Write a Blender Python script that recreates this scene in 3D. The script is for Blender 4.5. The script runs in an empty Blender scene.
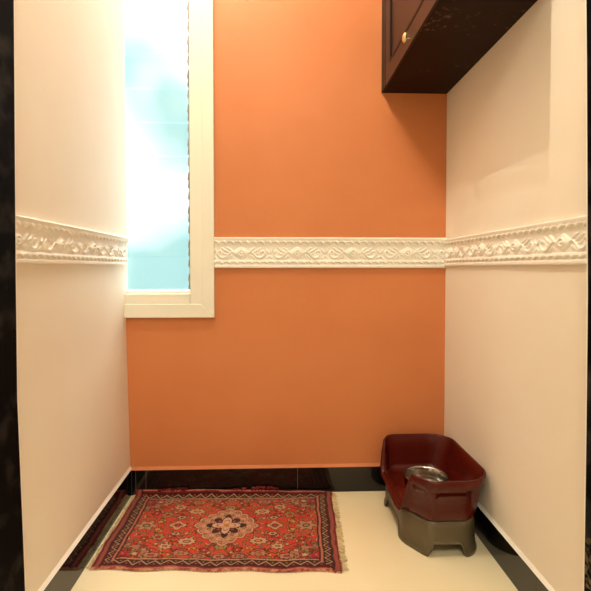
import bpy, bmesh, math, random
import numpy as np
from mathutils import Vector

S = bpy.context.scene
COL = S.collection
PI = math.pi
rnd = random.Random(7)

# ------------------------------------------------------------------ camera
cam_data = bpy.data.cameras.new('camera')
cam = bpy.data.objects.new('camera', cam_data)
COL.objects.link(cam)
cam.location = (0.5552, -1.6655, 0.8564)
cam.rotation_euler = (PI / 2 - 0.0225, 0, -0.0361)
cam_data.sensor_width = 36
cam_data.lens = 440 / 591 * 36
cam_data.shift_x = 0.0039
cam_data.shift_y = -0.0294
cam_data.clip_start = 0.02
S.camera = cam

# ------------------------------------------------------------------ exposure
S.view_settings.view_transform = 'Standard'
S.view_settings.look = 'None'
S.view_settings.gamma = 1
S.view_settings.use_curve_mapping = False
S.view_settings.exposure = 0.52

# ------------------------------------------------------------------ world (bright milky sky outside the window)
w = bpy.data.worlds.new('sky')
S.world = w
w.use_nodes = True
nt = w.node_tree
nt.nodes.clear()
out = nt.nodes.new('ShaderNodeOutputWorld')
bg = nt.nodes.new('ShaderNodeBackground')
tc = nt.nodes.new('ShaderNodeTexCoord')
no = nt.nodes.new('ShaderNodeTexNoise')
no.inputs['Scale'].default_value = 3.4
no.inputs['Detail'].default_value = 2.0
sep = nt.nodes.new('ShaderNodeSeparateXYZ')
ad = nt.nodes.new('ShaderNodeMath'); ad.operation = 'MULTIPLY_ADD'
ad.inputs[1].default_value = 0.44
rp = nt.nodes.new('ShaderNodeValToRGB')
rp.color_ramp.elements[0].position = 0.545
rp.color_ramp.elements[0].color = (0.37, 0.60, 0.585, 1)
rp.color_ramp.elements[1].position = 0.70
rp.color_ramp.elements[1].color = (1.15, 1.2, 1.2, 1)
e3 = rp.color_ramp.elements.new(1.0)
e3.color = (13.0, 13.2, 13.4, 1)
nt.links.new(tc.outputs['Generated'], no.inputs['Vector'])
nt.links.new(tc.outputs['Generated'], sep.inputs[0])
nt.links.new(sep.outputs['Z'], ad.inputs[0])
nt.links.new(no.outputs['Fac'], ad.inputs[2])
nt.links.new(ad.outputs[0], rp.inputs[0])
nt.links.new(rp.outputs[0], bg.inputs[0])
bg.inputs[1].default_value = 1.15
nt.links.new(bg.outputs[0], out.inputs[0])


def light(name, kind, loc, energy, color, rot=(0, 0, 0), **kw):
    d = bpy.data.lights.new(name, kind)
    d.energy = energy
    d.color = color
    for k, v in kw.items():
        setattr(d, k, v)
    o = bpy.data.objects.new(name, d)
    COL.objects.link(o)
    o.location = loc
    o.rotation_euler = rot
    return o


WARM = (1.0, 0.94, 0.785)
light('bulb_one', 'POINT', (0.267, -0.645, 2.55), 19.0, WARM, shadow_soft_size=0.006)
light('bulb_two', 'POINT', (0.382, -0.640, 2.55), 12.0, WARM, shadow_soft_size=0.006)
light('room_ceiling_light', 'AREA', (0.55, -2.6, 2.57), 26.0, WARM, shape='DISK', size=0.9)
portal = light('window_portal', 'AREA', (0.11, 0.09, 1.5), 1.0, (1, 1, 1), rot=(-PI / 2, 0, 0),
               shape='RECTANGLE', size=0.24, size_y=1.52)
portal.data.cycles.is_portal = True



# ------------------------------------------------------------------ material helpers
def lin(c):
    r = []
    for v in c[:3]:
        v = v / 255.0
        r.append(v / 12.92 if v <= 0.04045 else ((v + 0.055) / 1.055) ** 2.4)
    return (r[0], r[1], r[2], 1.0)


def base_mat(name, rgb, rough=0.6, metal=0.0, spec=0.5, bump=None, vary=None, coat=0.0, coords='Object'):
    """rgb in 0-255 sRGB; bump=(scale, strength, dist); vary=(scale, other rgb, low, high)"""
    m = bpy.data.materials.new(name)
    m.use_nodes = True
    t = m.node_tree
    b = t.nodes['Principled BSDF']
    b.inputs['Base Color'].default_value = lin(rgb)
    b.inputs['Roughness'].default_value = rough
    b.inputs['Metallic'].default_value = metal
    b.inputs['Specular IOR Level'].default_value = spec
    b.inputs['Coat Weight'].default_value = coat
    co = t.nodes.new('ShaderNodeTexCoord')
    if vary:
        n = t.nodes.new('ShaderNodeTexNoise')
        n.inputs['Scale'].default_value = vary[0]
        n.inputs['Detail'].default_value = 5
        r = t.nodes.new('ShaderNodeValToRGB')
        r.color_ramp.elements[0].position = vary[2]
        r.color_ramp.elements[0].color = lin(rgb)
        r.color_ramp.elements[1].position = vary[3]
        r.color_ramp.elements[1].color = lin(vary[1])
        t.links.new(co.outputs[coords], n.inputs['Vector'])
        t.links.new(n.outputs['Fac'], r.inputs[0])
        t.links.new(r.outputs[0], b.inputs['Base Color'])
    if bump:
        n = t.nodes.new('ShaderNodeTexNoise')
        n.inputs['Scale'].default_value = bump[0]
        n.inputs['Detail'].default_value = 4
        bp = t.nodes.new('ShaderNodeBump')
        bp.inputs['Strength'].default_value = bump[1]
        bp.inputs['Distance'].default_value = bump[2]
        t.links.new(co.outputs[coords], n.inputs['Vector'])
        t.links.new(n.outputs['Fac'], bp.inputs['Height'])
        t.links.new(bp.outputs[0], b.inputs['Normal'])
    return m


M = {}
M['cream'] = base_mat('cream_wall_paint', (240, 228, 208), 0.55, spec=0.3, bump=(9, 0.25, 0.004),
                      vary=(2.2, (236, 222, 201), 0.4, 0.7))
M['orange'] = base_mat('orange_wall_paint', (209, 128, 78), 0.5, spec=0.3, bump=(14, 0.35, 0.004),
                       vary=(3.0, (203, 122, 73), 0.4, 0.7))
M['room'] = base_mat('room_wall_paint', (232, 226, 216), 0.7)
M['plaster'] = base_mat('white_plaster', (246, 238, 224), 0.55, spec=0.3, bump=(120, 0.15, 0.001))
M['frame_paint'] = base_mat('white_frame_paint', (240, 232, 214), 0.35, spec=0.45, bump=(25, 0.12, 0.002))
M['floor'] = base_mat('cream_floor_tile', (240, 224, 184), 0.22, spec=0.35, vary=(1.5, (236, 219, 178), 0.4, 0.7))
M['granite'] = base_mat('black_polished_granite', (12, 10, 9), 0.07, spec=0.55, coat=0.0,
                        vary=(90, (22, 19, 16), 0.5, 0.75))
M['grout'] = base_mat('grey_grout', (92, 88, 80), 0.8)
M['wood'] = base_mat('dark_brown_lacquered_wood', (92, 42, 18), 0.35, spec=0.25)
M['wood_edge'] = base_mat('black_brown_wood_edge', (16, 9, 7), 0.45, spec=0.2)
M['burgundy'] = base_mat('burgundy_plastic', (76, 15, 6), 0.27, spec=0.28)
M['bronze'] = base_mat('bronze_plastic', (100, 88, 66), 0.36, metal=0.35, spec=0.5)
M['steel'] = base_mat('stainless_steel', (190, 186, 178), 0.18, metal=1.0)
M['brass'] = base_mat('brass', (214, 196, 150), 0.2, metal=1.0)
M['fringe'] = base_mat('cotton_fringe', (212, 188, 140), 0.95, spec=0.1, vary=(60, (150, 120, 80), 0.45, 0.75))
M['selvedge'] = base_mat('red_wool_selvedge', (160, 70, 55), 0.95, spec=0.1, vary=(70, (205, 150, 112), 0.40, 0.58))
M['channel'] = base_mat('grey_aluminium_channel', (128, 122, 116), 0.5, metal=0.2, vary=(40, (170, 160, 148), 0.4, 0.7))


def wood_grain(m, a, b_, axis_scale=(2, 2, 40)):
    t = m.node_tree
    b = t.nodes['Principled BSDF']
    co = t.nodes.new('ShaderNodeTexCoord')
    mp = t.nodes.new('ShaderNodeMapping')
    mp.inputs['Scale'].default_value = axis_scale
    n = t.nodes.new('ShaderNodeTexNoise')
    n.inputs['Scale'].default_value = 2.0
    n.inputs['Detail'].default_value = 6
    r = t.nodes.new('ShaderNodeValToRGB')
    r.color_ramp.elements[0].position = 0.35
    r.color_ramp.elements[0].color = lin(a)
    r.color_ramp.elements[1].position = 0.7
    r.color_ramp.elements[1].color = lin(b_)
    t.links.new(co.outputs['Object'], mp.inputs[0])
    t.links.new(mp.outputs[0], n.inputs['Vector'])
    t.links.new(n.outputs['Fac'], r.inputs[0])
    t.links.new(r.outputs[0], b.inputs['Base Color'])


wood_grain(M['wood'], (26, 11, 5), (37, 15, 7), (30, 2, 30))

# underside panel: nearly black wood with dusty scuffs
m = base_mat('dusty_dark_wood_underside', (40, 22, 14), 0.5, spec=0.1)
t = m.node_tree
b = t.nodes['Principled BSDF']
co = t.nodes.new('ShaderNodeTexCoord')
n1 = t.nodes.new('ShaderNodeTexNoise'); n1.inputs['Scale'].default_value = 5.0; n1.inputs['Detail'].default_value = 2
n2 = t.nodes.new('ShaderNodeTexNoise'); n2.inputs['Scale'].default_value = 60.0; n2.inputs['Detail'].default_value = 6
mu = t.nodes.new('ShaderNodeMath'); mu.operation = 'MULTIPLY'
r = t.nodes.new('ShaderNodeValToRGB')
r.color_ramp.elements[0].position = 0.345; r.color_ramp.elements[0].color = lin((34, 19, 12))
r.color_ramp.elements[1].position = 0.50; r.color_ramp.elements[1].color = lin((120, 98, 78))
t.links.new(co.outputs['Object'], n1.inputs['Vector']); t.links.new(co.outputs['Object'], n2.inputs['Vector'])
t.links.new(n1.outputs['Fac'], mu.inputs[0]); t.links.new(n2.outputs['Fac'], mu.inputs[1])
t.links.new(mu.outputs[0], r.inputs[0]); t.links.new(r.outputs[0], b.inputs['Base Color'])
M['underside'] = m

# jamb stone: black with faint smears; the right one is chipped and stained near the floor
def jamb_mat(name, stained):
    m = base_mat(name, (9, 7, 6), 0.7, spec=0.04)
    t = m.node_tree
    b = t.nodes['Principled BSDF']
    co = t.nodes.new('ShaderNodeTexCoord')
    n = t.nodes.new('ShaderNodeTexNoise'); n.inputs['Scale'].default_value = 14; n.inputs['Detail'].default_value = 7
    r = t.nodes.new('ShaderNodeValToRGB')
    r.color_ramp.elements[0].position = 0.5; r.color_ramp.elements[0].color = lin((9, 7, 6))
    r.color_ramp.elements[1].position = 0.85; r.color_ramp.elements[1].color = lin((60, 54, 50))
    t.links.new(co.outputs['Object'], n.inputs['Vector']); t.links.new(n.outputs['Fac'], r.inputs[0])
    last = r.outputs[0]
    if stained:
        n2 = t.nodes.new('ShaderNodeTexNoise'); n2.inputs['Scale'].default_value = 60; n2.inputs['Detail'].default_value = 6
        r2 = t.nodes.new('ShaderNodeValToRGB')
        r2.color_ramp.elements[0].position = 0.5; r2.color_ramp.elements[0].color = (0, 0, 0, 1)
        r2.color_ramp.elements[1].position = 0.6; r2.color_ramp.elements[1].color = (1, 1, 1, 1)
        sp = t.nodes.new('ShaderNodeSeparateXYZ')
        mr = t.nodes.new('ShaderNodeMapRange')
        mr.inputs['From Min'].default_value = 0.36; mr.inputs['From Max'].default_value = 0.20
        mm = t.nodes.new('ShaderNodeMath'); mm.operation = 'MULTIPLY'
        mx = t.nodes.new('ShaderNodeMix'); mx.data_type = 'RGBA'
        mx.inputs[7].default_value = lin((128, 108, 74))
        t.links.new(co.outputs['Object'], n2.inputs['Vector']); t.links.new(n2.outputs['Fac'], r2.inputs[0])
        t.links.new(co.outputs['Object'], sp.inputs[0]); t.links.new(sp.outputs['Z'], mr.inputs['Value'])
        t.links.new(r2.outputs[0], mm.inputs[0]); t.links.new(mr.outputs[0], mm.inputs[1])
        t.links.new(mm.outputs[0], mx.inputs[0]); t.links.new(last, mx.inputs[6])
        last = mx.outputs[2]
    t.links.new(last, b.inputs['Base Color'])
    return m


M['jamb'] = jamb_mat('black_stone_jamb', False)
M['jamb_stained'] = jamb_mat('black_stone_jamb_stained', True)

# clear louvre glass
m = bpy.data.materials.new('louvre_glass'); m.use_nodes = True
t = m.node_tree; t.nodes.clear()
o_ = t.nodes.new('ShaderNodeOutputMaterial'); tr = t.nodes.new('ShaderNodeBsdfTransparent')
gl = t.nodes.new('ShaderNodeBsdfGlossy'); gl.inputs['Roughness'].default_value = 0.15
mi = t.nodes.new('ShaderNodeMixShader'); mi.inputs[0].default_value = 0.05
tr.inputs[0].default_value = (0.93, 0.97, 0.97, 1)
t.links.new(tr.outputs[0], mi.inputs[1]); t.links.new(gl.outputs[0], mi.inputs[2]); t.links.new(mi.outputs[0], o_.inputs[0])
M['glass'] = m
m = bpy.data.materials.new('ground_glass_edge'); m.use_nodes = True
t = m.node_tree; t.nodes.clear()
o_ = t.nodes.new('ShaderNodeOutputMaterial'); tr = t.nodes.new('ShaderNodeBsdfTranslucent')
df = t.nodes.new('ShaderNodeBsdfTransparent')
mi = t.nodes.new('ShaderNodeMixShader'); mi.inputs[0].default_value = 0.5
mi.inputs[0].default_value = 0.96
t.links.new(tr.outputs[0], mi.inputs[1]); t.links.new(df.outputs[0], mi.inputs[2]); t.links.new(mi.outputs[0], o_.inputs[0])
M['glass_edge'] = m


# ------------------------------------------------------------------ mesh helpers
def link(name, me, parent=None, loc=None):
    o = bpy.data.objects.new(name, me)
    COL.objects.link(o)
    if loc:
        o.location = loc
    if parent:
        o.parent = parent
    return o


def obj(name, bm, mats, parent=None, smooth=False, loc=None, bevel=0):
    if not isinstance(mats, (list, tuple)):
        mats = [mats]
    bmesh.ops.recalc_face_normals(bm, faces=bm.faces)
    me = bpy.data.meshes.new(name)
    bm.to_mesh(me)
    bm.free()
    for mm in mats:
        me.materials.append(mm)
    if smooth:
        for p in me.polygons:
            p.use_smooth = True
    o = link(name, me, parent, loc)
    if bevel:
        md = o.modifiers.new('bevel', 'BEVEL')
        md.width = bevel
        md.segments = 2
        md.limit_method = 'ANGLE'
        md.angle_limit = math.radians(40)
    return o


def box(bm, a, b, mi=0):
    x0, y0, z0 = a
    x1, y1, z1 = b
    v = [bm.verts.new(p) for p in ((x0, y0, z0), (x1, y0, z0), (x1, y1, z0), (x0, y1, z0),
                                   (x0, y0, z1), (x1, y0, z1), (x1, y1, z1), (x0, y1, z1))]
    for f in ((0, 3, 2, 1), (4, 5, 6, 7), (0, 1, 5, 4), (1, 2, 6, 5), (2, 3, 7, 6), (3, 0, 4, 7)):
        bm.faces.new([v[i] for i in f]).material_index = mi


def prism(bm, pts, ext, mi=0):
    """pts: closed polygon as 3-D points, ext: extrusion vector"""
    e = Vector(ext)
    a = [bm.verts.new(p) for p in pts]
    b = [bm.verts.new(Vector(p) + e) for p in pts]
    bm.faces.new(a).material_index = mi
    bm.faces.new(b[::-1]).material_index = mi
    n = len(a)
    for i in range(n):
        bm.faces.new([a[i], a[(i + 1) % n], b[(i + 1) % n], b[i]]).material_index = mi


def lathe(bm, prof, cx=0, cy=0, seg=64, cap=False):
    rings = []
    for r_, z in prof:
        if r_ < 1e-6:
            rings.append([bm.verts.new((cx, cy, z))])
        else:
            rings.append([bm.verts.new((cx + r_ * math.cos(2 * PI * i / seg), cy + r_ * math.sin(2 * PI * i / seg), z))
                          for i in range(seg)])
    for a, b in zip(rings, rings[1:]):
        for i in range(seg):
            j = (i + 1) % seg
            if len(a) == 1 and len(b) == 1:
                continue
            if len(a) == 1:
                bm.faces.new([a[0], b[i], b[j]])
            elif len(b) == 1:
                bm.faces.new([a[i], a[j], b[0]])
            else:
                bm.faces.new([a[i], a[j], b[j], b[i]])


def grid_mesh(name, P, mats, parent=None, colors=None, smooth=True):
    """P: (n, m, 3) numpy array of points"""
    n, m_, _ = P.shape
    idx = np.arange(n * m_).reshape(n, m_)
    q = np.stack([idx[:-1, :-1], idx[1:, :-1], idx[1:, 1:], idx[:-1, 1:]], -1).reshape(-1, 4)
    me = bpy.data.meshes.new(name)
    me.vertices.add(n * m_)
    me.vertices.foreach_set('co', P.reshape(-1).astype(np.float32))
    me.loops.add(q.size)
    me.loops.foreach_set('vertex_index', q.reshape(-1).astype(np.int32))
    me.polygons.add(len(q))
    me.polygons.foreach_set('loop_start', (np.arange(len(q)) * 4).astype(np.int32))
    me.update(calc_edges=True)
    me.validate()
    if colors is not None:
        ca = me.color_attributes.new('weave', 'FLOAT_COLOR', 'POINT')
        c = np.ones((n * m_, 4), np.float32)
        c[:, :3] = colors.reshape(-1, 3)
        ca.data.foreach_set('color', c.reshape(-1))
    me.polygons.foreach_set('use_smooth', np.full(len(me.polygons), smooth))
    for mm in mats:
        me.materials.append(mm)
    return link(name, me, parent)


def struct(o):
    o['kind'] = 'structure'
    return o


def tag(o, label, cat, group=None):
    o['label'] = label
    o['category'] = cat
    if group:
        o['group'] = group
    return o


def empty(name, loc):
    o = bpy.data.objects.new(name, None)
    o.location = loc
    o.empty_display_size = 0.05
    COL.objects.link(o)
    return o


# ------------------------------------------------------------------ room shell
W = 1.2          # niche width
HC = 2.6         # ceiling height
bm = bmesh.new(); box(bm, (-1.3, -4.1, -0.1), (2.5, 0.15, 0.0)); struct(obj('floor', bm, M['floor']))
bm = bmesh.new(); box(bm, (-1.3, -4.1, HC), (2.5, 0.15, HC + 0.1)); struct(obj('ceiling', bm, M['room']))
def lean(z):
    return float(np.interp(z, [0, .12, .60, 1.5, 2.6], [0, 0, -.011, -.016, -.018]))


bm = bmesh.new()
prism(bm, [(-.12, -0.76, 0), (0, -0.76, 0), (0, -0.76, .12), (-.011, -0.76, .60), (-.016, -0.76, 1.5), (-.018, -0.76, HC), (-.12, -0.76, HC)], (0, .785, 0))
struct(obj('wall_left', bm, M['cream']))
bm = bmesh.new(); box(bm, (W, -0.81, 0), (W + 0.1, 0.15, HC)); struct(obj('wall_right', bm, M['cream']))
# back wall around the window opening (x 0..0.30, z 0.70..2.25)
bm = bmesh.new()
box(bm, (-0.05, 0, 0), (W, 0.12, 0.70))
box(bm, (0.30, 0, 0.70), (W, 0.12, 2.25))
box(bm, (-0.05, 0, 2.25), (W, 0.12, HC))
struct(obj('wall_back', bm, M['orange']))
# adjoining room
bm = bmesh.new()
box(bm, (-1.3, -0.90, 0), (-0.1, -0.76, HC))
box(bm, (W + 0.1, -0.90, 0), (2.5, -0.76, HC))
struct(obj('wall_front', bm, M['room']))
bm = bmesh.new(); box(bm, (-1.3, -4.1, 0), (-1.2, -0.90, HC)); struct(obj('wall_room_left', bm, M['room']))
bm = bmesh.new(); box(bm, (2.4, -4.1, 0), (2.5, -0.90, HC)); struct(obj('wall_room_right', bm, M['room']))
bm = bmesh.new(); box(bm, (-1.3, -4.2, 0), (2.5, -4.1, HC)); struct(obj('wall_room_rear', bm, M['room']))


# black stone door jambs, slightly out of true like the real ones
def jamb(name, xin, xout, edge, mat):
    bm = bmesh.new()
    for (z0, y0), (z1, y1) in zip(edge, edge[1:]):
        v = []
        for z, y in ((z0, y0), (z1, y1)):
            xi = xin + (lean(z) if xin < .5 else 0)
            v += [bm.verts.new(p) for p in ((xi, y, z), (xout, y, z), (xout, -0.93, z), (xi, -0.93, z))]
        for k in range(4):
            bm.faces.new([v[k], v[(k + 1) % 4], v[4 + (k + 1) % 4], v[4 + k]])
        if z0 == edge[0][0]:
            bm.faces.new(v[:4][::-1])
        if z1 == edge[-1][0]:
            bm.faces.new(v[4:])
    bmesh.ops.remove_doubles(bm, verts=bm.verts, dist=1e-5)
    return struct(obj(name, bm, mat))


EL = [(0, -0.722), (0.15, -0.722), (0.28, -0.722), (0.58, -0.724), (0.85, -0.720), (1.41, -0.708), (HC, -0.704)]
ER = [(0, -0.800), (0.2, -0.802), (0.51, -0.802), (0.80, -0.800), (1.28, -0.787), (1.40, -0.783), (HC, -0.780)]
jamb('trim_1', 0.018, -0.12, EL, M['jamb'])
jamb('trim_2', 1.182, W + 0.12, ER, M['jamb_stained'])


# thin pale beads added to draw the edge highlight where walls meet jambs
def bead(name, x0, x1, edge):
    bm = bmesh.new()
    for (z0, y0), (z1, y1) in zip(edge, edge[1:]):
        v = []
        for z, y in ((z0, y0), (z1, y1)):
            x1_ = x1 + (lean(z) if x1 < .5 else 0)
            v += [bm.verts.new(p) for p in ((x0, y + 0.0, z), (x1_, y + 0.0, z), (x1_, y + 0.006, z), (x0, y + 0.011, z))]
        for k in range(4):
            bm.faces.new([v[k], v[(k + 1) % 4], v[4 + (k + 1) % 4], v[4 + k]])
    bmesh.ops.remove_doubles(bm, verts=bm.verts, dist=1e-5)
    return struct(obj(name, bm, M['plaster']))


bead('trim_3', -0.02, 0.0165 , EL)
bead('trim_4', W, 1.1835, ER)


# skirting tiles with grout joints and a painted fillet on top
TH = 0.006


def skirting(name, axis, cuts, wall, sign, h, paint):
    bm = bmesh.new()
    for a, b in zip(cuts, cuts[1:]):
        a += 0.0007; b -= 0.0007
        if axis == 'x':
            box(bm, (a, -TH, 0.0), (b, -0.0005, h))
        else:
            x0, x1 = sorted((wall, wall + sign * TH))
            box(bm, (x0, a, 0.0), (x1, b, h))
    a, b = cuts[0], cuts[-1]
    if axis == 'x':
        box(bm, (a, -TH + 0.0006, 0.0), (b, 0, h - 0.0005), 1)
        prism(bm, [(a, -TH, h), (a, 0, h), (a, 0, h + 0.011)], (b - a, 0, 0), 2)
    else:
        x0, x1 = sorted((wall, wall + sign * (TH - 0.0006)))
        box(bm, (x0, a, 0.0), (x1, b, h - 0.0005), 1)
        prism(bm, [(wall + sign * TH, a, h), (wall, a, h), (wall, a, h + 0.011)], (0, b - a, 0), 2)
    return struct(obj(name, bm, [M['granite'], M['grout'], paint]))


skirting('baseboard_back', 'x', [0.006, 0.022, 0.060, 0.632, 1.194], 0, 0, 0.0955, M['orange'])
skirting('baseboard_left', 'y', [-0.722, -0.60, -0.0], 0, 1, 0.099, M['plaster'])
skirting('baseboard_right', 'y', [-0.790, -0.62, -0.0], W, -1, 0.0965, M['plaster'])

# ------------------------------------------------------------------ window with glass louvres
win = struct(empty('window_1', (0, 0, 0.70)))
WZ = 0.70


def wobj(name, bm, mats, **k):
    o = obj(name, bm, mats, parent=win, **k)
    o.matrix_parent_inverse = win.matrix_world.inverted()
    o.location = (0, 0, 0)
    me = o.data
    for v in me.vertices:
        v.co.z -= WZ
    return o


bm = bmesh.new()                                      # outer casing, mitred look
prism(bm, [(0.275, -0.018, 0.723), (0.32, -0.018, 0.672), (0.32, -0.018, 2.30), (0.275, -0.018, 2.25)], (0, 0.018, 0))
prism(bm, [(-0.03, -0.018, 0.672), (0.32, -0.018, 0.672), (0.275, -0.018, 0.723), (-0.03, -0.018, 0.723)], (0, 0.018, 0))
prism(bm, [(-0.03, -0.018, 2.25), (0.275, -0.018, 2.25), (0.32, -0.018, 2.30), (-0.03, -0.018, 2.30)], (0, 0.018, 0))
wobj('casing', bm, M['frame_paint'], bevel=0.0022)
bm = bmesh.new()                                      # inner frame, a step back
box(bm, (0.230, -0.011, 0.722), (0.277, 0.075, 2.252))
box(bm, (-0.03, -0.011, 0.722), (0.229, 0.075, 0.762))
box(bm, (-0.03, -0.011, 2.215), (0.229, 0.075, 2.252))
wobj('inner_frame', bm, M['frame_paint'], bevel=0.003)
bm = bmesh.new()                                      # glazing bead / inner sill
box(bm, (-0.03, 0.004, 0.7625), (0.2295, 0.075, 0.774))
wobj('sill_bead', bm, M['frame_paint'], bevel=0.003)
# serrated louvre clip channel
bm = bmesh.new()
box(bm, (0.2225, 0.018, 0.775), (0.2295, 0.060, 2.214))
pitch = 0.127
zs = [0.775 + pitch * k for k in range(12)]
for z in zs:
    for k, (dz, wd) in enumerate(((0.0, 0.004), (0.03, 0.0055), (0.085, 0.0045))):
        if z + dz + 0.03 < 2.21:
            prism(bm, [(0.2225 - wd, 0.014, z + dz + 0.004), (0.2225, 0.014, z + dz), (0.2225, 0.014, z + dz + 0.032),
                       (0.2225 - wd * 0.4, 0.014, z + dz + 0.03)], (0, 0.044, 0))
wobj('louvre_channel', bm, M['channel'])
bm = bmesh.new()
for z in zs[:-1]:
    y0, y1 = 0.024, 0.052
    z0, z1 = z + 0.0, z + pitch + 0.002
    dx = (-0.03, 0.2215)
    t_ = 0.005
    v = [bm.verts.new(p) for p in ((dx[0], y0, z0), (dx[1], y0, z0), (dx[1], y1, z1), (dx[0], y1, z1),
                                   (dx[0], y0 + t_, z0), (dx[1], y0 + t_, z0), (dx[1], y1 + t_, z1), (dx[0], y1 + t_, z1))]
    for f, mi in (((0, 1, 2, 3), 0), ((4, 7, 6, 5), 0), ((0, 4, 5, 1), 1), ((3, 2, 6, 7), 1), ((0, 3, 7, 4), 1), ((1, 5, 6, 2), 1)):
        bm.faces.new([v[i] for i in f]).material_index = mi
wobj('glass_louvres', bm, [M['glass'], M['glass_edge']])


# ------------------------------------------------------------------ moulded plaster dado frieze (relief as real geometry)
FZ0, FH = 0.857, 0.115


def frieze_relief(s, t, period, phase):
    """s along (m), t up from the bottom edge (m) -> protrusion (m)"""
    u = (s - phase + period / 2) % period - period / 2
    u = u * (0.21 / period)
    mx = np.abs(u)
    h = np.interp(t, [0, .002, .009, .012, .0125, .028, .030, .082, .084, .098, .105, .112, .115],
                  [.008, .0100, .0105, .0085, .0065, .0065, .0050, .0050, .0060, .0070, .0135, .0150, .0130])
    tw = .5 + .34 * np.cos(2 * PI * (s / 0.028 + (t - .02) / 0.030)) + .16 * np.cos(4 * PI * (s / 0.028 + (t - .02) / 0.05) + .6)
    for c, r_, k in ((.0215, .0085, .0070), (.0975, .0105, .0090)):
        d = (t - c) / r_
        lowcut = -1 + 1.15 * (1 - tw)             # scalloped lower edge
        on = np.clip((d - lowcut) / .22, 0, 1) * np.clip((1 - d) / .12, 0, 1)
        prof = np.sqrt(np.clip(1 - (d * .8) ** 2, 0, 1))
        h = np.maximum(h, .0055 + on * prof * k * (0.72 + 0.28 * tw))
    v = t - 0.0565
    rel = np.zeros_like(h)

    def stroke(pts, w0, amp):
        nonlocal rel
        P = []
        n = len(pts)
        for i in range(n - 1):
            p0 = pts[max(i - 1, 0)]; p1 = pts[i]; p2 = pts[i + 1]; p3 = pts[min(i + 2, n - 1)]
            for k in range(6):
                a = k / 6
                P.append([0.5 * ((2 * p1[j]) + (-p0[j] + p2[j]) * a + (2 * p0[j] - 5 * p1[j] + 4 * p2[j] - p3[j]) * a * a
                                 + (-p0[j] + 3 * p1[j] - 3 * p2[j] + p3[j]) * a ** 3) for j in (0, 1)])
        P.append(pts[-1])
        for i, (a, b) in enumerate(P):
            f = 1 - 0.45 * abs(2 * i / len(P) - 0.8)
            wd = w0 * f
            rel = np.maximum(rel, amp * f * np.exp(-((mx - a) ** 2 + (v - b) ** 2) / (wd * wd)))

    stroke([(.020, -.001), (.033, .004), (.046, -.003), (.058, -.015), (.072, -.018), (.084, -.010), (.087, .001), (.080, .008), (.073, .003), (.077, -.003)], .0036, .0075)
    stroke([(.030, .002), (.040, .012), (.052, .020)], .0032, .006)
    stroke([(.044, .002), (.054, .006), (.064, .013), (.072, .019)], .0030, .006)
    stroke([(.052, -.004), (.062, -.004), (.069, .003)], .0028, .005)
    stroke([(.036, -.006), (.044, -.016), (.054, -.024)], .0030, .0055)
    stroke([(.030, -.008), (.036, -.019)], .0028, .005)
    stroke([(.095, .012), (.100, .004), (.105, .000)], .003, .005)
    stroke([(.094, -.020), (.105, -.010)], .0026, .004)
    # rosette
    rr = np.sqrt(u * u + (v * 1.05) ** 2)
    th = np.arctan2(v, u)
    edge = 0.019 + 0.004 * np.cos(8 * th) + 0.004 * np.abs(np.cos(th))
    dm = (np.abs(u) / .036) ** 1.15 + (np.abs(v) / .0235) ** 1.15
    ros = .0070 * np.sqrt(np.clip(1 - dm, 0, 1))
    ros += .0030 * np.exp(-((rr - .0105) / .0020) ** 2) + .0035 * np.exp(-(rr / .0035) ** 2)
    ros -= .0030 * np.exp(-((rr - .0065) / .0018) ** 2)
    rel = np.maximum(rel, ros)
    infield = np.clip(np.minimum(t - .029, .083 - t) / .002, 0, 1)
    return h + rel * infield


def frieze(name, length, place, period, phase, step=0.0016, sc=1.0, z0=FZ0):
    ns = int(length / step)
    s = np.linspace(0, length, ns)
    t_ = np.linspace(0, FH, 78)
    Sg, Tg = np.meshgrid(s, t_, indexing='ij')
    H = frieze_relief(Sg, Tg, period, phase)
    # closed edges: wrap every border back to the wall
    Sg = np.pad(Sg, 1, mode='edge'); Tg = np.pad(Tg, 1, mode='edge'); H = np.pad(H, 1, mode='constant', constant_values=0)
    P = place(Sg, z0 + Tg * sc, H)
    return struct(grid_mesh(name, P, [M['plaster']]))


frieze('trim_5', 1.1975 - 0.320, lambda s, z, h: np.stack([0.320 + s, -h, z], -1), 0.21, 0.42 - 0.320)
frieze('trim_6', 0.735, lambda s, z, h: np.stack([h - .013, -0.735 + s, z], -1)[:, ::-1], 0.197, -0.697 + 0.735, sc=.90, z0=.867)
frieze('trim_7', 0.795, lambda s, z, h: np.stack([W - h, -0.795 + s, z], -1), 0.197, -0.703 + 0.795, sc=.875, z0=.8645)

# ------------------------------------------------------------------ wall cabinet
cab = tag(empty('wall_cabinet', (0.952, -0.40, 1.5185)), 'dark brown wooden wall cabinet hung high in the right corner beside the orange wall', 'cabinet')
CX, CZ, CY0, CY1 = 0.952, 1.5185, -0.640, -0.001


def child(parent, name, bm, mats, **k):
    o = obj(name, bm, mats, parent=parent, **k)
    l = parent['_w'] if '_w' in parent else None
    off = Vector(parent.location)
    p = parent.parent
    while p:
        off += Vector(p.location)
        p = p.parent
    for v in o.data.vertices:
        v.co -= off
    return o


bm = bmesh.new()
box(bm, (CX + 0.006, CY0, CZ + 0.004), (W - 0.001, CY1, 2.30), 1)
box(bm, (CX + 0.004, CY0, CZ), (W - 0.001, CY1, CZ + 0.003), 0)
child(cab, 'body', bm, [M['underside'], M['wood_edge']])
bm = bmesh.new()
box(bm, (CX - 0.003, -0.062, CZ - 0.0005), (CX + 0.0055, CY1, 2.30))
child(cab, 'filler_strip', bm, M['wood_edge'], bevel=0.001)
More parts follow.
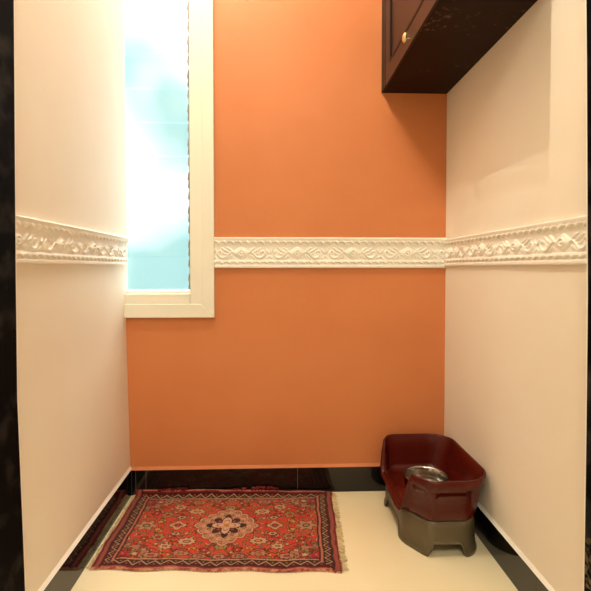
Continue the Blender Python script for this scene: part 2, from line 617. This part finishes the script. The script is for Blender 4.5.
# door: rails and stiles around a recessed panel
bm = bmesh.new()
dy0, dy1 = CY0, -0.065
pz0, pz1, py0, py1 = CZ + 0.058, 2.24, dy0 + 0.06, -0.125
xf, xb = CX, CX + 0.0055
def dpt(y, z, x): return (x, y, z)
outer = [(dy0, CZ), (dy1, CZ), (dy1, 2.30), (dy0, 2.30)]
inner = [(py0, pz0), (py1, pz0), (py1, pz1), (py0, pz1)]
xf2 = CX - 0.003
i2 = [(py0 + .010, pz0 + .010), (py1 - .010, pz0 + .010), (py1 - .010, pz1 - .010), (py0 + .010, pz1 - .010)]
for k in range(4):
    j = (k + 1) % 4
    a, b2, c, d = outer[k], outer[j], inner[j], inner[k]
    vf = [bm.verts.new((xf2, p[0], p[1])) for p in (a, b2, c, d)]
    bm.faces.new(vf)
    vb = [bm.verts.new((xb, p[0], p[1])) for p in (a, b2, c, d)]
    bm.faces.new(vb[::-1])
    bm.faces.new([vf[0], vb[0], vb[1], vf[1]])
    e, f = i2[j], i2[k]
    vi = [bm.verts.new((xb - 0.004, p[0], p[1])) for p in (e, f)]
    bm.faces.new([vf[3], vf[2], vi[0], vi[1]])
bmesh.ops.remove_doubles(bm, verts=bm.verts, dist=1e-5)
door = child(cab, 'door', bm, M['wood'], bevel=0.0012)
bm = bmesh.new()
box(bm, (xb - 0.005, py0 + .006, pz0 + .006), (xb + 0.0004, py1 - .006, pz1 - .006))
pn = child(door, 'panel', bm, M['wood'])
bm = bmesh.new()
mw = .009  # near-black strips paint in the shade of the panel's recess groove
box(bm, (xf2 - .0015, py0, pz0), (xb - .001, py1, pz0 + mw)); box(bm, (xf2 - .0015, py0, pz1 - mw), (xb - .001, py1, pz1))
box(bm, (xf2 - .0015, py0, pz0 + mw), (xb - .001, py0 + mw, pz1 - mw)); box(bm, (xf2 - .0015, py1 - mw, pz0 + mw), (xb - .001, py1, pz1 - mw))
child(door, 'groove_shade', bm, M['wood_edge'])['label'] = 'near-black strips painting the groove shade around the recessed panel'
bm = bmesh.new()
kb = [(0.0, 0.0), (0.004, 0.0), (0.004, 0.014), (0.009, 0.015), (0.0145, 0.0175), (0.0155, 0.020), (0.0145, 0.0225), (0.009, 0.026), (0, 0.027)]
lathe(bm, kb, seg=10)
for v in bm.verts:
    v.co = Vector((xf2 - v.co.z, -0.372 + v.co.x, CZ + 0.014 + v.co.y))
child(door, 'knob', bm, M['brass'])['label'] = 'small faceted brass knob'

# ------------------------------------------------------------------ rug
RW, RH = 500, 284      # 1.5 mm knots


def rug_pattern():
    U, V = np.meshgrid((np.arange(RW) - RW / 2 + .5) * 1.5, (np.arange(RH) - RH / 2 + .5) * 1.5, indexing='ij')
    rg = np.random.RandomState(3)

    def smooth_noise(cell, seed):
        r_ = np.random.RandomState(seed)
        nx, ny = int(750 / cell) + 3, int(430 / cell) + 3
        g = r_.rand(nx, ny)
        x = (U + 375) / cell; y = (V + 213) / cell
        xi = x.astype(int); yi = y.astype(int); fx = x - xi; fy = y - yi
        fx = fx * fx * (3 - 2 * fx); fy = fy * fy * (3 - 2 * fy)
        return (g[xi, yi] * (1 - fx) + g[xi + 1, yi] * fx) * (1 - fy) + (g[xi, yi + 1] * (1 - fx) + g[xi + 1, yi + 1] * fx) * fy
    u = U + 4 * (smooth_noise(30, 11) - .5)
    v = V + 4 * (smooth_noise(30, 12) - .5)
    u0, v0 = u, v
    RED, ORG = (196, 48, 26), (204, 78, 44)
    BEI, KHA, PNK, DRK, MAR, YEL, ROSE = (198, 158, 112), (158, 124, 72), (200, 118, 88), (52, 24, 16), (66, 14, 14), (206, 144, 42), (182, 40, 44)
    C = np.zeros((RW, RH, 3))
    n = smooth_noise(90, 1)[..., None]
    C[:] = np.array(RED) * (1 - n) + np.array(ORG) * n
    au, av = np.abs(u), np.abs(v)

    def put(mask, col):
        C[mask] = col

    def flower(cu, cv, ru, rv, col, petals=8, amp=.18, centre=None, rot=0.0, outline=2.4, c2=None):
        for su in (1, -1):
            for sv in (1, -1):
                du = (u * su - cu) / ru; dv = (v * sv - cv) / rv
                r_ = np.hypot(du, dv); th = np.arctan2(dv, du) + rot
                e = 1 + amp * np.cos(petals * th)
                o_ = outline / min(ru, rv)
                put(r_ < e + o_, DRK)
                put(r_ < e, col)
                if c2:
                    put(r_ < e * .62, DRK); put(r_ < e * .55, c2)
                if centre:
                    put(r_ < .30 + .15, DRK); put(r_ < .30, centre)

    def curl(cu, cv, R, a0, a1, wd, col):
        for su in (1, -1):
            for sv in (1, -1):
                du = u * su - cu; dv = v * sv - cv
                r_ = np.hypot(du, dv); th = (np.arctan2(dv, du) - a0) % (2 * PI)
                f = np.clip(th / (a1 - a0), 0, 1)
                on = th < (a1 - a0)
                w_ = wd * (1 - .55 * f)
                d = np.abs(r_ - R * (1 - .35 * f))
                put(on & (d < w_ + 2.0), DRK)
                put(on & (d < w_), col)

    # vines and leaves scattered over the field, mirrored in four
    pts = []
    tries = 0
    while len(pts) < 150 and tries < 6000:
        tries += 1
        p = (rg.uniform(0, 325), rg.uniform(0, 172))
        if math.hypot(p[0], p[1]) < 98:
            continue
        if all(math.hypot(p[0] - q[0], p[1] - q[1]) > 15.5 for q in pts):
            pts.append(p)
    for i, (a, b_) in enumerate(pts):
        col = [KHA, BEI, KHA, (128, 60, 40), PNK][i % 5]
        a0 = rg.uniform(0, 2 * PI)
        curl(a, b_, rg.uniform(5, 9), a0, a0 + rg.uniform(2.4, 4.6), rg.uniform(1.5, 3.0), col)
        if i % 3 == 0:
            flower(a + 8, b_ + 5, 5.0, 4.5, [ROSE, BEI, YEL][(i // 3) % 3], 5, .2, outline=1.6)

    # corner pieces
    cr = ((345 - au) / 150) ** 1.25 + ((182 - av) / 112) ** 1.25
    th = np.arctan2(182 - av, 345 - au)
    edge = 1 + .10 * np.cos(18 * th)
    reg = cr < edge
    keep = (C.sum(-1) > 250)
    put(reg, (168, 112, 78))
    put((cr < edge + .05) & ~(cr < edge), DRK)
    for k in range(26):
        a, b_ = 345 - rg.uniform(5, 115), 180 - rg.uniform(5, 75)
        if (a < 280) and (b_ < 130):
            continue
        curl(a + 9, b_ - 6, 6, rg.uniform(0, 6), rg.uniform(8, 10), 1.4, KHA)
        flower(a, b_, rg.uniform(6, 10), rg.uniform(5, 8), [ROSE, (150, 24, 26), BEI, KHA][k % 4], 5, .22, outline=1.8)
    flower(300, 150, 15, 11, ROSE, 6, .25, centre=PNK)
    flower(262, 168, 15, 9, (170, 26, 30), 6, .25, centre=PNK)
    flower(322, 118, 10, 12, ROSE, 6, .25, centre=PNK)
    # stems
    for k in range(3):
        put((np.abs(av - (62 + 36 * k) - 11 * np.sin(au / 17.0 + k * 2)) < 1.4) & (au > 100) & (au < 250 + 20 * (k % 2)) & ~reg, DRK)

    # field flowers
    flower(116, 84, 27, 15, BEI, 9, .12, centre=PNK)
    flower(0, 112, 20, 13, KHA, 8, .15, centre=YEL)
    flower(52, 128, 13, 9, (170, 40, 28), 6, .2, centre=BEI)
    flower(165, 0, 24, 20, BEI, 4, .18, centre=ROSE, c2=PNK)
    flower(160, 46, 14, 8, BEI, 6, .1, centre=MAR)
    flower(215, 62, 18, 15, KHA, 6, .2, centre=ROSE)
    flower(180, 112, 20, 13, BEI, 7, .2, centre=KHA)
    flower(272, 0, 30, 22, (176, 132, 98), 6, .25, centre=KHA)
    flower(258, 72, 13, 10, (170, 40, 28), 6, .2, centre=BEI)
    flower(228, 22, 9, 7, YEL, 5, .2)
    flower(318, 30, 11, 15, KHA, 6, .2, centre=ROSE)
    flower(120, 146, 26, 10, (176, 122, 90), 8, .15, centre=KHA)
    flower(60, 158, 22, 9, (170, 110, 80), 8, .15, centre=KHA)
    flower(0, 160, 18, 9, (176, 122, 90), 8, .15, centre=ROSE)
    flower(210, 156, 24, 10, (176, 122, 90), 8, .15, centre=ROSE)

    # medallion
    rm = (np.abs(u) ** 1.35 + (np.abs(v) * 1.02) ** 1.35) ** (1 / 1.35)
    th = np.arctan2(v, u)
    e = 99 + 12 * np.abs(np.cos(8 * th))
    put(rm < e + 3, DRK)
    put(rm < e, (208, 160, 122))
    put(rm < e - 7, (120, 52, 34))
    put(rm < e - 9.5, (188, 128, 92))
    for k in range(44):
        a = 2 * PI * (k + .5) / 44
        rad = (66 + 13 * (k % 3)) / (abs(math.cos(a)) ** 1.35 + abs(math.sin(a)) ** 1.35) ** (1 / 1.35)
        du, dv = u - rad * math.cos(a), v - rad * math.sin(a)
        d_ = np.hypot(du, dv)
        put(np.abs(d_ - 5) < 1.3, [(80, 34, 22), (216, 168, 130), (110, 70, 40)][k % 3])
    e2 = 62 + 8 * np.cos(8 * th)
    put(rm < e2 + 2.5, (206, 152, 118))
    put(rm < e2, (64, 26, 18))
    for k in range(4):
        a = PI / 4 + k * PI / 2
        for da, R_ in ((-.45, 44), (.45, 44)):
            rr = np.hypot(u - R_ * math.cos(a + da), v - R_ * math.sin(a + da))
            put(rr < 6.5, BEI); put(rr < 3.0, DRK)
        rr = np.hypot(u - 33 * math.cos(a), v - 33 * math.sin(a))
        put(rr < 5.5, (178, 46, 36))
    rr = np.hypot(u, v)
    pe = 34 + 13 * np.cos(4 * th)
    put(rr < pe + 4, DRK)
    put(rr < pe, (214, 166, 132))
    put((rr < pe * .7) & (rr > pe * .6), (150, 80, 60))
    put(rr < 10.5, (120, 60, 20)); put(rr < 9, YEL); put(rr < 3.5, ROSE)

    # borders, straight
    u, v = u0, v0
    eu, ev = 375 - np.abs(u), 213 - np.abs(v)

    def zig(along, d, d0, d1, per):
        mid = (d0 + d1) / 2; hw = (d1 - d0) / 2
        ph = (along / per) % 1.0
        tri = 1 - 2 * np.abs(2 * ph - 1)
        z1 = np.abs((d - mid) - tri * hw * .62) < 2.2
        dot = np.hypot((((along / per + .25) % .5) - .25) * per, (d - mid) * 1.0) < 0
        small = np.hypot(((ph - .5) * per), d - (mid - hw * .35)) < 3.6
        small2 = np.hypot((((ph + .5) % 1 - .5) * per), d - (mid + hw * .35)) < 3.6
        return z1, small, small2

    inb = (eu < 62) | (ev < 42)
    # long sides (front/back)
    long_ = (ev < 44)
    put(long_, MAR)
    z1, s1, s2 = zig(U, ev, 11, 38, 42)
    put(long_ & z1, (176, 146, 104)); put(long_ & s1, (150, 60, 46)); put(long_ & s2, (120, 100, 60))
    put(ev < 10, (112, 28, 26)); put(ev < 5, (186, 104, 82))
    put((ev > 38) & (ev < 42), (196, 150, 110)); put((ev >= 42) & (ev < 44), DRK)
    # short sides
    sh = (eu < 66) & (eu < ev + 26)
    put(sh, MAR)
    z1, s1, s2 = zig(V, eu, 25, 53, 30)
    put(sh & z1, (176, 146, 104)); put(sh & s1, (150, 60, 46)); put(sh & s2, (130, 110, 66))
    put(sh & (eu < 8), (120, 22, 24)); put(sh & (eu >= 9) & (eu < 21), (152, 74, 56)); put(sh & (eu >= 21) & (eu < 24), DRK)
    put(sh & (eu > 53) & (eu < 60), (186, 106, 78)); put(sh & (eu >= 62), DRK)
    # knot noise
    k = rg.normal(0, 1, (RW, RH, 1))
    C = C * (1 + .07 * k) + rg.normal(0, 4, (RW, RH, 1))
    C = np.clip(C, 0, 255) / 255.0
    C = C * .90
    return np.where(C <= .04045, C / 12.92, ((C + .055) / 1.055) ** 2.4), smooth_noise


rug_cols, sn = rug_pattern()
mr_ = bpy.data.materials.new('hand_knotted_wool'); mr_.use_nodes = True
t = mr_.node_tree; b = t.nodes['Principled BSDF']
at_ = t.nodes.new('ShaderNodeAttribute'); at_.attribute_name = 'weave'
b.inputs['Roughness'].default_value = 0.95; b.inputs['Specular IOR Level'].default_value = 0.1
b.inputs['Sheen Weight'].default_value = 0.15
n = t.nodes.new('ShaderNodeTexNoise'); n.inputs['Scale'].default_value = 350
bp = t.nodes.new('ShaderNodeBump'); bp.inputs['Strength'].default_value = 0.5; bp.inputs['Distance'].default_value = 0.002
co = t.nodes.new('ShaderNodeTexCoord')
t.links.new(co.outputs['Object'], n.inputs['Vector']); t.links.new(n.outputs['Fac'], bp.inputs['Height'])
t.links.new(bp.outputs[0], b.inputs['Normal']); t.links.new(at_.outputs['Color'], b.inputs['Base Color'])
M['rug'] = mr_

BL, BR, FR, FL = np.array((.024, -.009)), np.array((.760, -.020)), np.array((.737, -.449)), np.array((.023, -.413))


def rug_xy(p, q):
    """p 0..1 left to right, q 0..1 front to back"""
    p = np.asarray(p)[..., None]; q = np.asarray(q)[..., None]
    return FL * (1 - p) * (1 - q) + FR * p * (1 - q) + BR * p * q + BL * (1 - p) * q


rug = tag(empty('rug', (0.39, -0.23, 0)), 'red patterned oriental rug with fringed short ends on the cream floor', 'rug')
pp, qq = np.meshgrid(np.linspace(0, 1, RW), np.linspace(0, 1, RH), indexing='ij')
XY = rug_xy(pp, qq)
# slightly wavy edges
wob = .0035 * np.sin(pp * 23) + .002 * np.sin(pp * 61 + 1)
XY[..., 1] += wob * np.clip(1 - qq * 6, 0, 1) + .5 * wob * np.clip(1 - (1 - qq) * 6, 0, 1)
XY[..., 0] += (.0014 * np.sin(qq * 14) + .001 * np.sin(qq * 41)) * (np.clip(1 - pp * 8, 0, 1) + np.clip(1 - (1 - pp) * 8, 0, 1))
XY[..., 1] = np.minimum(XY[..., 1], -TH - .003)
XY[..., 0] = np.maximum(XY[..., 0], TH + .012)
ride = np.clip((qq - .93) / .07, 0, 1) ** 1.6 * (.016 * (1 - pp) ** .6 + .002)
Z = .0065 + .0015 * np.sin(pp * 9 + qq * 4) * np.sin(qq * 7) + .0006 * np.random.RandomState(5).rand(RW, RH) + ride
P = np.concatenate([XY, Z[..., None]], -1)
P = np.pad(P, ((1, 1), (1, 1), (0, 0)), mode='edge')
P[0, :, 2] = P[-1, :, 2] = .0008; P[:, 0, 2] = .0008; P[:, -1, 2] -= .006
cols = np.pad(rug_cols, ((1, 1), (1, 1), (0, 0)), mode='edge')
pile = grid_mesh('pile', P - np.array((0.39, -0.23, 0)), [M['rug']], rug, colors=cols)


def tuft_mesh(base_fn, dir_fn, count, length, rad, seed, zoff=.004):
    r_ = random.Random(seed)
    bm = bmesh.new()
    for k in range(count):
        a = (k + r_.random() * .7) / count
        bx_, by_ = base_fn(a)
        dx, dy = dir_fn(a)
        L = length * r_.uniform(.6, 1.15)
        dv = r_.uniform(-.35, .35)
        c, s_ = math.cos(dv), math.sin(dv)
        dx, dy = dx * c - dy * s_, dx * s_ + dy * c
        prev = None
        for j in range(4):
            f = j / 3
            x = bx_ + dx * L * (f - .12) + r_.uniform(-1, 1) * .0006
            y = by_ + dy * L * (f - .12) + r_.uniform(-1, 1) * .0006
            z = max(zoff * (1 - f) ** .7 + .0014, .0012) + r_.uniform(0, .001)
            wd = rad * (1 - .45 * f)
            px, py = -dy * wd, dx * wd
            ring = [bm.verts.new(q) for q in ((x + px, y + py, z), (x, y, z + wd), (x - px, y - py, z), (x, y, z - min(wd, z - .0003)))]
            if prev:
                for m_ in range(4):
                    bm.faces.new([prev[m_], prev[(m_ + 1) % 4], ring[(m_ + 1) % 4], ring[m_]])
            else:
                bm.faces.new(ring)
            prev = ring
        bm.faces.new(prev[::-1])
    return bm


def rchild(name, bm, mat, label=None):
    o = obj(name, bm, mat, parent=rug)
    for v in o.data.vertices:
        v.co -= Vector((0.39, -0.23, 0))
        v.co.z = max(v.co.z, .0004)
        v.co.x = max(v.co.x, TH + .0004 - .39)
    if label:
        o['label'] = label
    return o


f1 = rchild('fringe', tuft_mesh(lambda a: FR * (1 - a) + BR * a, lambda a: (1, -.05), 150, .021, .0017, 1), M['fringe'], 'cream cotton fringe on the right end')
f1['kind'] = 'stuff'
f2 = rchild('fringe', tuft_mesh(lambda a: FL * (1 - a) + np.array((max(BL[0], .022), BL[1])) * a, lambda a: (-1, 0), 170, .014, .0017, 2), M['fringe'], 'short cream fringe on the left end')
f2['kind'] = 'stuff'
s1 = rchild('selvedge', tuft_mesh(lambda a: FL * (1 - a) + FR * a + np.array((0, .0035 * math.sin(a * 23))), lambda a: (0, -1), 420, .0075, .0012, 3), M['selvedge'], 'worn pink and red woollen front edge')
s1['kind'] = 'stuff'


# frayed wool standing up along the skirting
def back_fn(a):
    b0 = .14 + .46 * a
    return np.array((BL + (BR - BL) * b0)[0:1].tolist() + [-.014])


bm = bmesh.new()
r_ = random.Random(9)
for k in range(170):
    a = r_.random()
    env = .35 + .65 * (math.sin(a * 9.5) * .5 + .5)
    if .22 < a < .40:
        env *= .25
    x = .115 + a * .45 + r_.uniform(-.004, .004); y = -.014 + r_.uniform(-.003, .003)
    L = .020 * env
    ang = r_.uniform(0, 2 * PI)
    prev = None
    for j in range(4):
        f = j / 3
        cx = x + math.cos(ang) * L * .9 * f; cy = min(y + math.sin(ang) * .004 * f, -.0095)
        cz = .013 + L * .8 * math.sin(f * 2.2)
        wd = .0022 * (1 - .4 * f)
        ring = [bm.verts.new(q) for q in ((cx + wd, cy, cz), (cx, cy + wd, cz + wd), (cx - wd, cy, cz), (cx, cy - wd, cz - wd))]
        if prev:
            for m_ in range(4):
                bm.faces.new([prev[m_], prev[(m_ + 1) % 4], ring[(m_ + 1) % 4], ring[m_]])
        else:
            bm.faces.new(ring)
        prev = ring
    bm.faces.new(prev[::-1])
s2 = rchild('frayed_edge', bm, base_mat('dark_red_wool', (88, 20, 20), .95, spec=.1, vary=(60, (150, 70, 60), .5, .7)), 'dark red frayed wool curling up at the skirting')
s2['kind'] = 'stuff'

# ------------------------------------------------------------------ pet feeder
FX, FY = 1.060, -0.225
feed = tag(empty('pet_feeder', (FX, FY, 0)), 'burgundy and bronze plastic raised pet feeder standing in the right corner', 'pet feeder')


def outline(x0, x1, y0, y1, ch, rounds=.012, n=40):
    """chamfered rectangle, ch = chamfers (x,y) for near-left, near-right, far-right, far-left; CCW from near-left"""
    (a, b_, c, d) = ch
    P = [(x0 + a[0], y0), (x1 - b_[0], y0), (x1, y0 + b_[1]), (x1, y1 - c[1]), (x1 - c[0], y1), (x0 + d[0], y1), (x0, y1 - d[1]), (x0, y0 + a[1])]
    # round each corner with a quadratic curve
    out_ = []
    m_ = len(P)
    for i in range(m_):
        p0, p1, p2 = Vector(P[i - 1]), Vector(P[i]), Vector(P[(i + 1) % m_])
        r0 = min(rounds, (p0 - p1).length * .45); r1 = min(rounds, (p2 - p1).length * .45)
        s0 = p1 + (p0 - p1).normalized() * r0; s1_ = p1 + (p2 - p1).normalized() * r1
        for k in range(6):
            f = k / 5
            out_.append(s0 * (1 - f) ** 2 + p1 * 2 * f * (1 - f) + s1_ * f * f)
        # straight run
        q = p1 + (p2 - p1)
        nxt_r = min(rounds, (p2 - p1).length * .45)
        e0, e1 = s1_, p2 - (p2 - p1).normalized() * nxt_r
        L = (e1 - e0).length
        nn = max(1, int(L / .006))
        for k in range(1, nn):
            out_.append(e0.lerp(e1, k / nn))
    return out_


def ch_out(grow=0.0):
    return outline(.942 - grow, 1.168 + grow, -.402 - grow, -.045 + grow,
                   ((.060, .085), (.040, .045), (.035, .040), (.030, .045)), .026)


def smooth01(x):
    x = max(0.0, min(1.0, x))
    return x * x * (3 - 2 * x)


def loop_surface(bm, rings, closed=True):
    V = [[bm.verts.new(p) for p in r] for r in rings]
    n_ = len(V[0])
    for a, b_ in zip(V, V[1:]):
        for i in range(n_):
            j = (i + 1) % n_
            bm.faces.new([a[i], a[j], b_[j], b_[i]])
    return V


def scaled(pts, g):
    """offset the outline by g along its outward normal"""
    n_ = len(pts)
    out_ = []
    for i in range(n_):
        d = pts[(i + 1) % n_] - pts[i - 1]
        nrm = Vector((d.y, -d.x)).normalized()
        out_.append(pts[i] + nrm * g)
    return out_


O = ch_out()
NO = len(O)


def top_height(p):
    """rim height; low dip on the front (left) side between the two wings"""
    if p.x < 1.03 and -.42 < p.y < -.06:
        side = 1 - smooth01((p.x - .948) / .045)
        # transitions along the left side
        far = smooth01((-.085 - p.y) / .030)      # 0 at the far wing, 1 in the opening
        near = smooth01((p.y + .350) / .030)      # 0 at the near wing
        k = min(far, near)
        slope = (p.y + .34) / .25                 # opening: a little lower in the middle
        low = .105 + .024 * smooth01(slope)
        return .232 - (.232 - low) * k
    return .234


hz = [top_height(p) for p in O]
zb = .106


def ring(g, zf):
    pts = scaled(O, g)
    return [Vector((p.x, p.y, zf(i))) for i, p in enumerate(pts)]


bm = bmesh.new()
low_side = [smooth01((.232 - h) / .06) for h in hz]
rings = [
    ring(-.022, lambda i: zb + .002),
    ring(-.008, lambda i: zb),
    ring(-.004, lambda i: zb + .004 - .006 * low_side[i]),
]
# outer wall, flaring slightly; rim band stands proud
def og(i, g): return g
def ring_var(gf, zf):
    n_ = NO
    out_ = []
    for i in range(n_):
        d = O[(i + 1) % n_] - O[i - 1]
        nrm = Vector((d.y, -d.x)).normalized()
        p = O[i] + nrm * gf(i)
        z_ = zf(i)
        if z_ > zb and nrm.x > 0:
            p = p + Vector((.024 * min(1, (z_ - zb) / (.234 - zb)) * nrm.x, 0))
        if z_ > zb and nrm.y < 0:
            p = p + Vector((0, .008 * min(1, (z_ - zb) / (.234 - zb)) * nrm.y))
        out_.append(Vector((p.x, p.y, zf(i))))
    return out_


rings += [
    ring_var(lambda i: -.002 + .006 * low_side[i], lambda i: zb + .25 * (hz[i] - zb)),
    ring_var(lambda i: .000 + .014 * low_side[i], lambda i: max(zb + .3 * (hz[i] - zb), hz[i] - .036)),
    ring_var(lambda i: .0045 + .011 * low_side[i], lambda i: max(zb + .4 * (hz[i] - zb), hz[i] - .033)),
    ring_var(lambda i: .0065 + .010 * low_side[i], lambda i: max(zb + .6 * (hz[i] - zb), hz[i] - .010)),
    ring_var(lambda i: .0060 + .008 * low_side[i], lambda i: hz[i] - .003),
    ring_var(lambda i: .0040 + .004 * low_side[i], lambda i: hz[i]),
    ring_var(lambda i: .0005 + .002 * low_side[i], lambda i: hz[i]),
    ring_var(lambda i: -.0015, lambda i: hz[i] - .003),
    ring_var(lambda i: -.0060, lambda i: zb + .5 * (hz[i] - zb) + .008),
    ring_var(lambda i: -.0100, lambda i: min(.128, hz[i] - .003)),
    ring_var(lambda i: -.0150, lambda i: .1165),
]
V = loop_surface(bm, rings)
# tray floor with a round well for the bowl
BX, BY = 1.068, -.180
inner = V[-1]
def ray_pt(vert, r_, z):
    d = Vector((vert.co.x - BX, vert.co.y - BY)); d.normalize()
    return bm.verts.new((BX + d.x * r_, BY + d.y * r_, z))
prev = inner
for r__, z in ((.0765, .1150), (.0725, .1150), (.0700, .1120), (.0685, .0770), (.0600, .0725)):
    cur = [ray_pt(v, r__, z) for v in inner]
    for i in range(NO):
        j = (i + 1) % NO
        bm.faces.new([prev[i], prev[j], cur[j], cur[i]])
    prev = cur
c = bm.verts.new((BX, BY, .0725))
for i in range(NO):
    bm.faces.new([prev[i], prev[(i + 1) % NO], c])
# closed underside, following the well
prev = V[0]
for r__, z in ((.0775, .108), (.0720, .104), (.0700, .072), (.0600, .0665)):
    cur = [ray_pt(v, r__, z) for v in V[0]]
    for i in range(NO):
        j = (i + 1) % NO
        bm.faces.new([prev[j], prev[i], cur[i], cur[j]])
    prev = cur
c = bm.verts.new((BX, BY, .0665))
for i in range(NO):
    bm.faces.new([prev[(i + 1) % NO], prev[i], c])
tray = child(feed, 'splash_tray', bm, M['burgundy'], smooth=True)
tray['label'] = 'burgundy plastic tray with a high splash wall'
# moulded ledge line on the near side
bm = bmesh.new()
pts = []
for k in range(25):
    f = k / 24
    x = 1.018 + f * .092
    z = .187 - .006 * (1 - smooth01(f * 7))
    wdt = .0022 * min(1, 6 * f + .1, 6 * (1 - f) + .1)
    pts.append([bm.verts.new(q) for q in ((x, -.4045, z + wdt), (x, -.4100, z + wdt * .3), (x, -.4100, z - wdt * .3), (x, -.4045, z - wdt))])
for a, b2 in zip(pts, pts[1:]):
    for m_ in range(4):
        bm.faces.new([a[m_], a[(m_ + 1) % 4], b2[(m_ + 1) % 4], b2[m_]])
bm.faces.new(pts[0]); bm.faces.new(pts[-1][::-1])
child(tray, 'grip_ledge', bm, M['burgundy'], smooth=True)

# base with four feet and arched openings
def arch(i):
    p = O[i]
    # distance from the middles of the sides, opening profile
    def gap(c_, half, v):
        return smooth01((half - abs(v - c_)) / .016)
    a = 0
    if p.y < -.36:
        a = max(a, gap(1.058, .056, p.x))
    if p.y > -.09:
        a = max(a, gap(1.055, .060, p.x))
    if p.x < .985:
        a = max(a, gap(-.205, .088, p.y))
    if p.x > 1.12:
        a = max(a, gap(-.22, .100, p.y))
    return a


AR = [arch(i) for i in range(NO)]
bm = bmesh.new()
brings = [
    ring_var(lambda i: -.015, lambda i: zb - .001),
    ring_var(lambda i: -.0085, lambda i: zb - .0045),
    ring_var(lambda i: -.0055, lambda i: .085),
    ring_var(lambda i: -.0040 , lambda i: max(.050, .050)),
    ring_var(lambda i: -.0025 - .001 * AR[i], lambda i: .018 + .028 * AR[i]),
    ring_var(lambda i: .0005 - .002 * AR[i], lambda i: .0135 + .0315 * AR[i]),
    ring_var(lambda i: .0015 - .003 * AR[i], lambda i: .010 + .033 * AR[i]),
    ring_var(lambda i: .0020 - .004 * AR[i], lambda i: .002 + .037 * AR[i]),
    ring_var(lambda i: .0005 - .004 * AR[i], lambda i: .0003 + .0375 * AR[i]),
    ring_var(lambda i: -.0050 - .002 * AR[i], lambda i: .0003 + .0375 * AR[i]),
    ring_var(lambda i: -.0120, lambda i: .045),
    ring_var(lambda i: -.0140, lambda i: .095),
]
V = loop_surface(bm, brings)
for i in range(NO):
    j = (i + 1) % NO
    bm.faces.new([V[-1][i], V[-1][j], V[0][j], V[0][i]])
child(feed, 'base', bm, M['bronze'], smooth=True)['label'] = 'bronze plastic base with four moulded feet'

# stainless bowl resting in the tray
bowl = bmesh.new()
lathe(bowl, [(0, .0835), (.050, .0835), (.060, .090), (.0655, .110), (.0665, .1385), (.0690, .1425), (.0725, .1430), (.0745, .1415),
             (.0740, .1400), (.0715, .1400), (.0680, .1375), (.0665, .120), (.0655, .104), (.0590, .0845), (.050, .0805), (0, .0805)], 0, 0, 72)
bo = obj('steel_bowl', bowl, M['steel'], smooth=True, loc=(BX, BY, 0))
tag(bo, 'round stainless steel bowl set in the burgundy feeder tray', 'bowl')
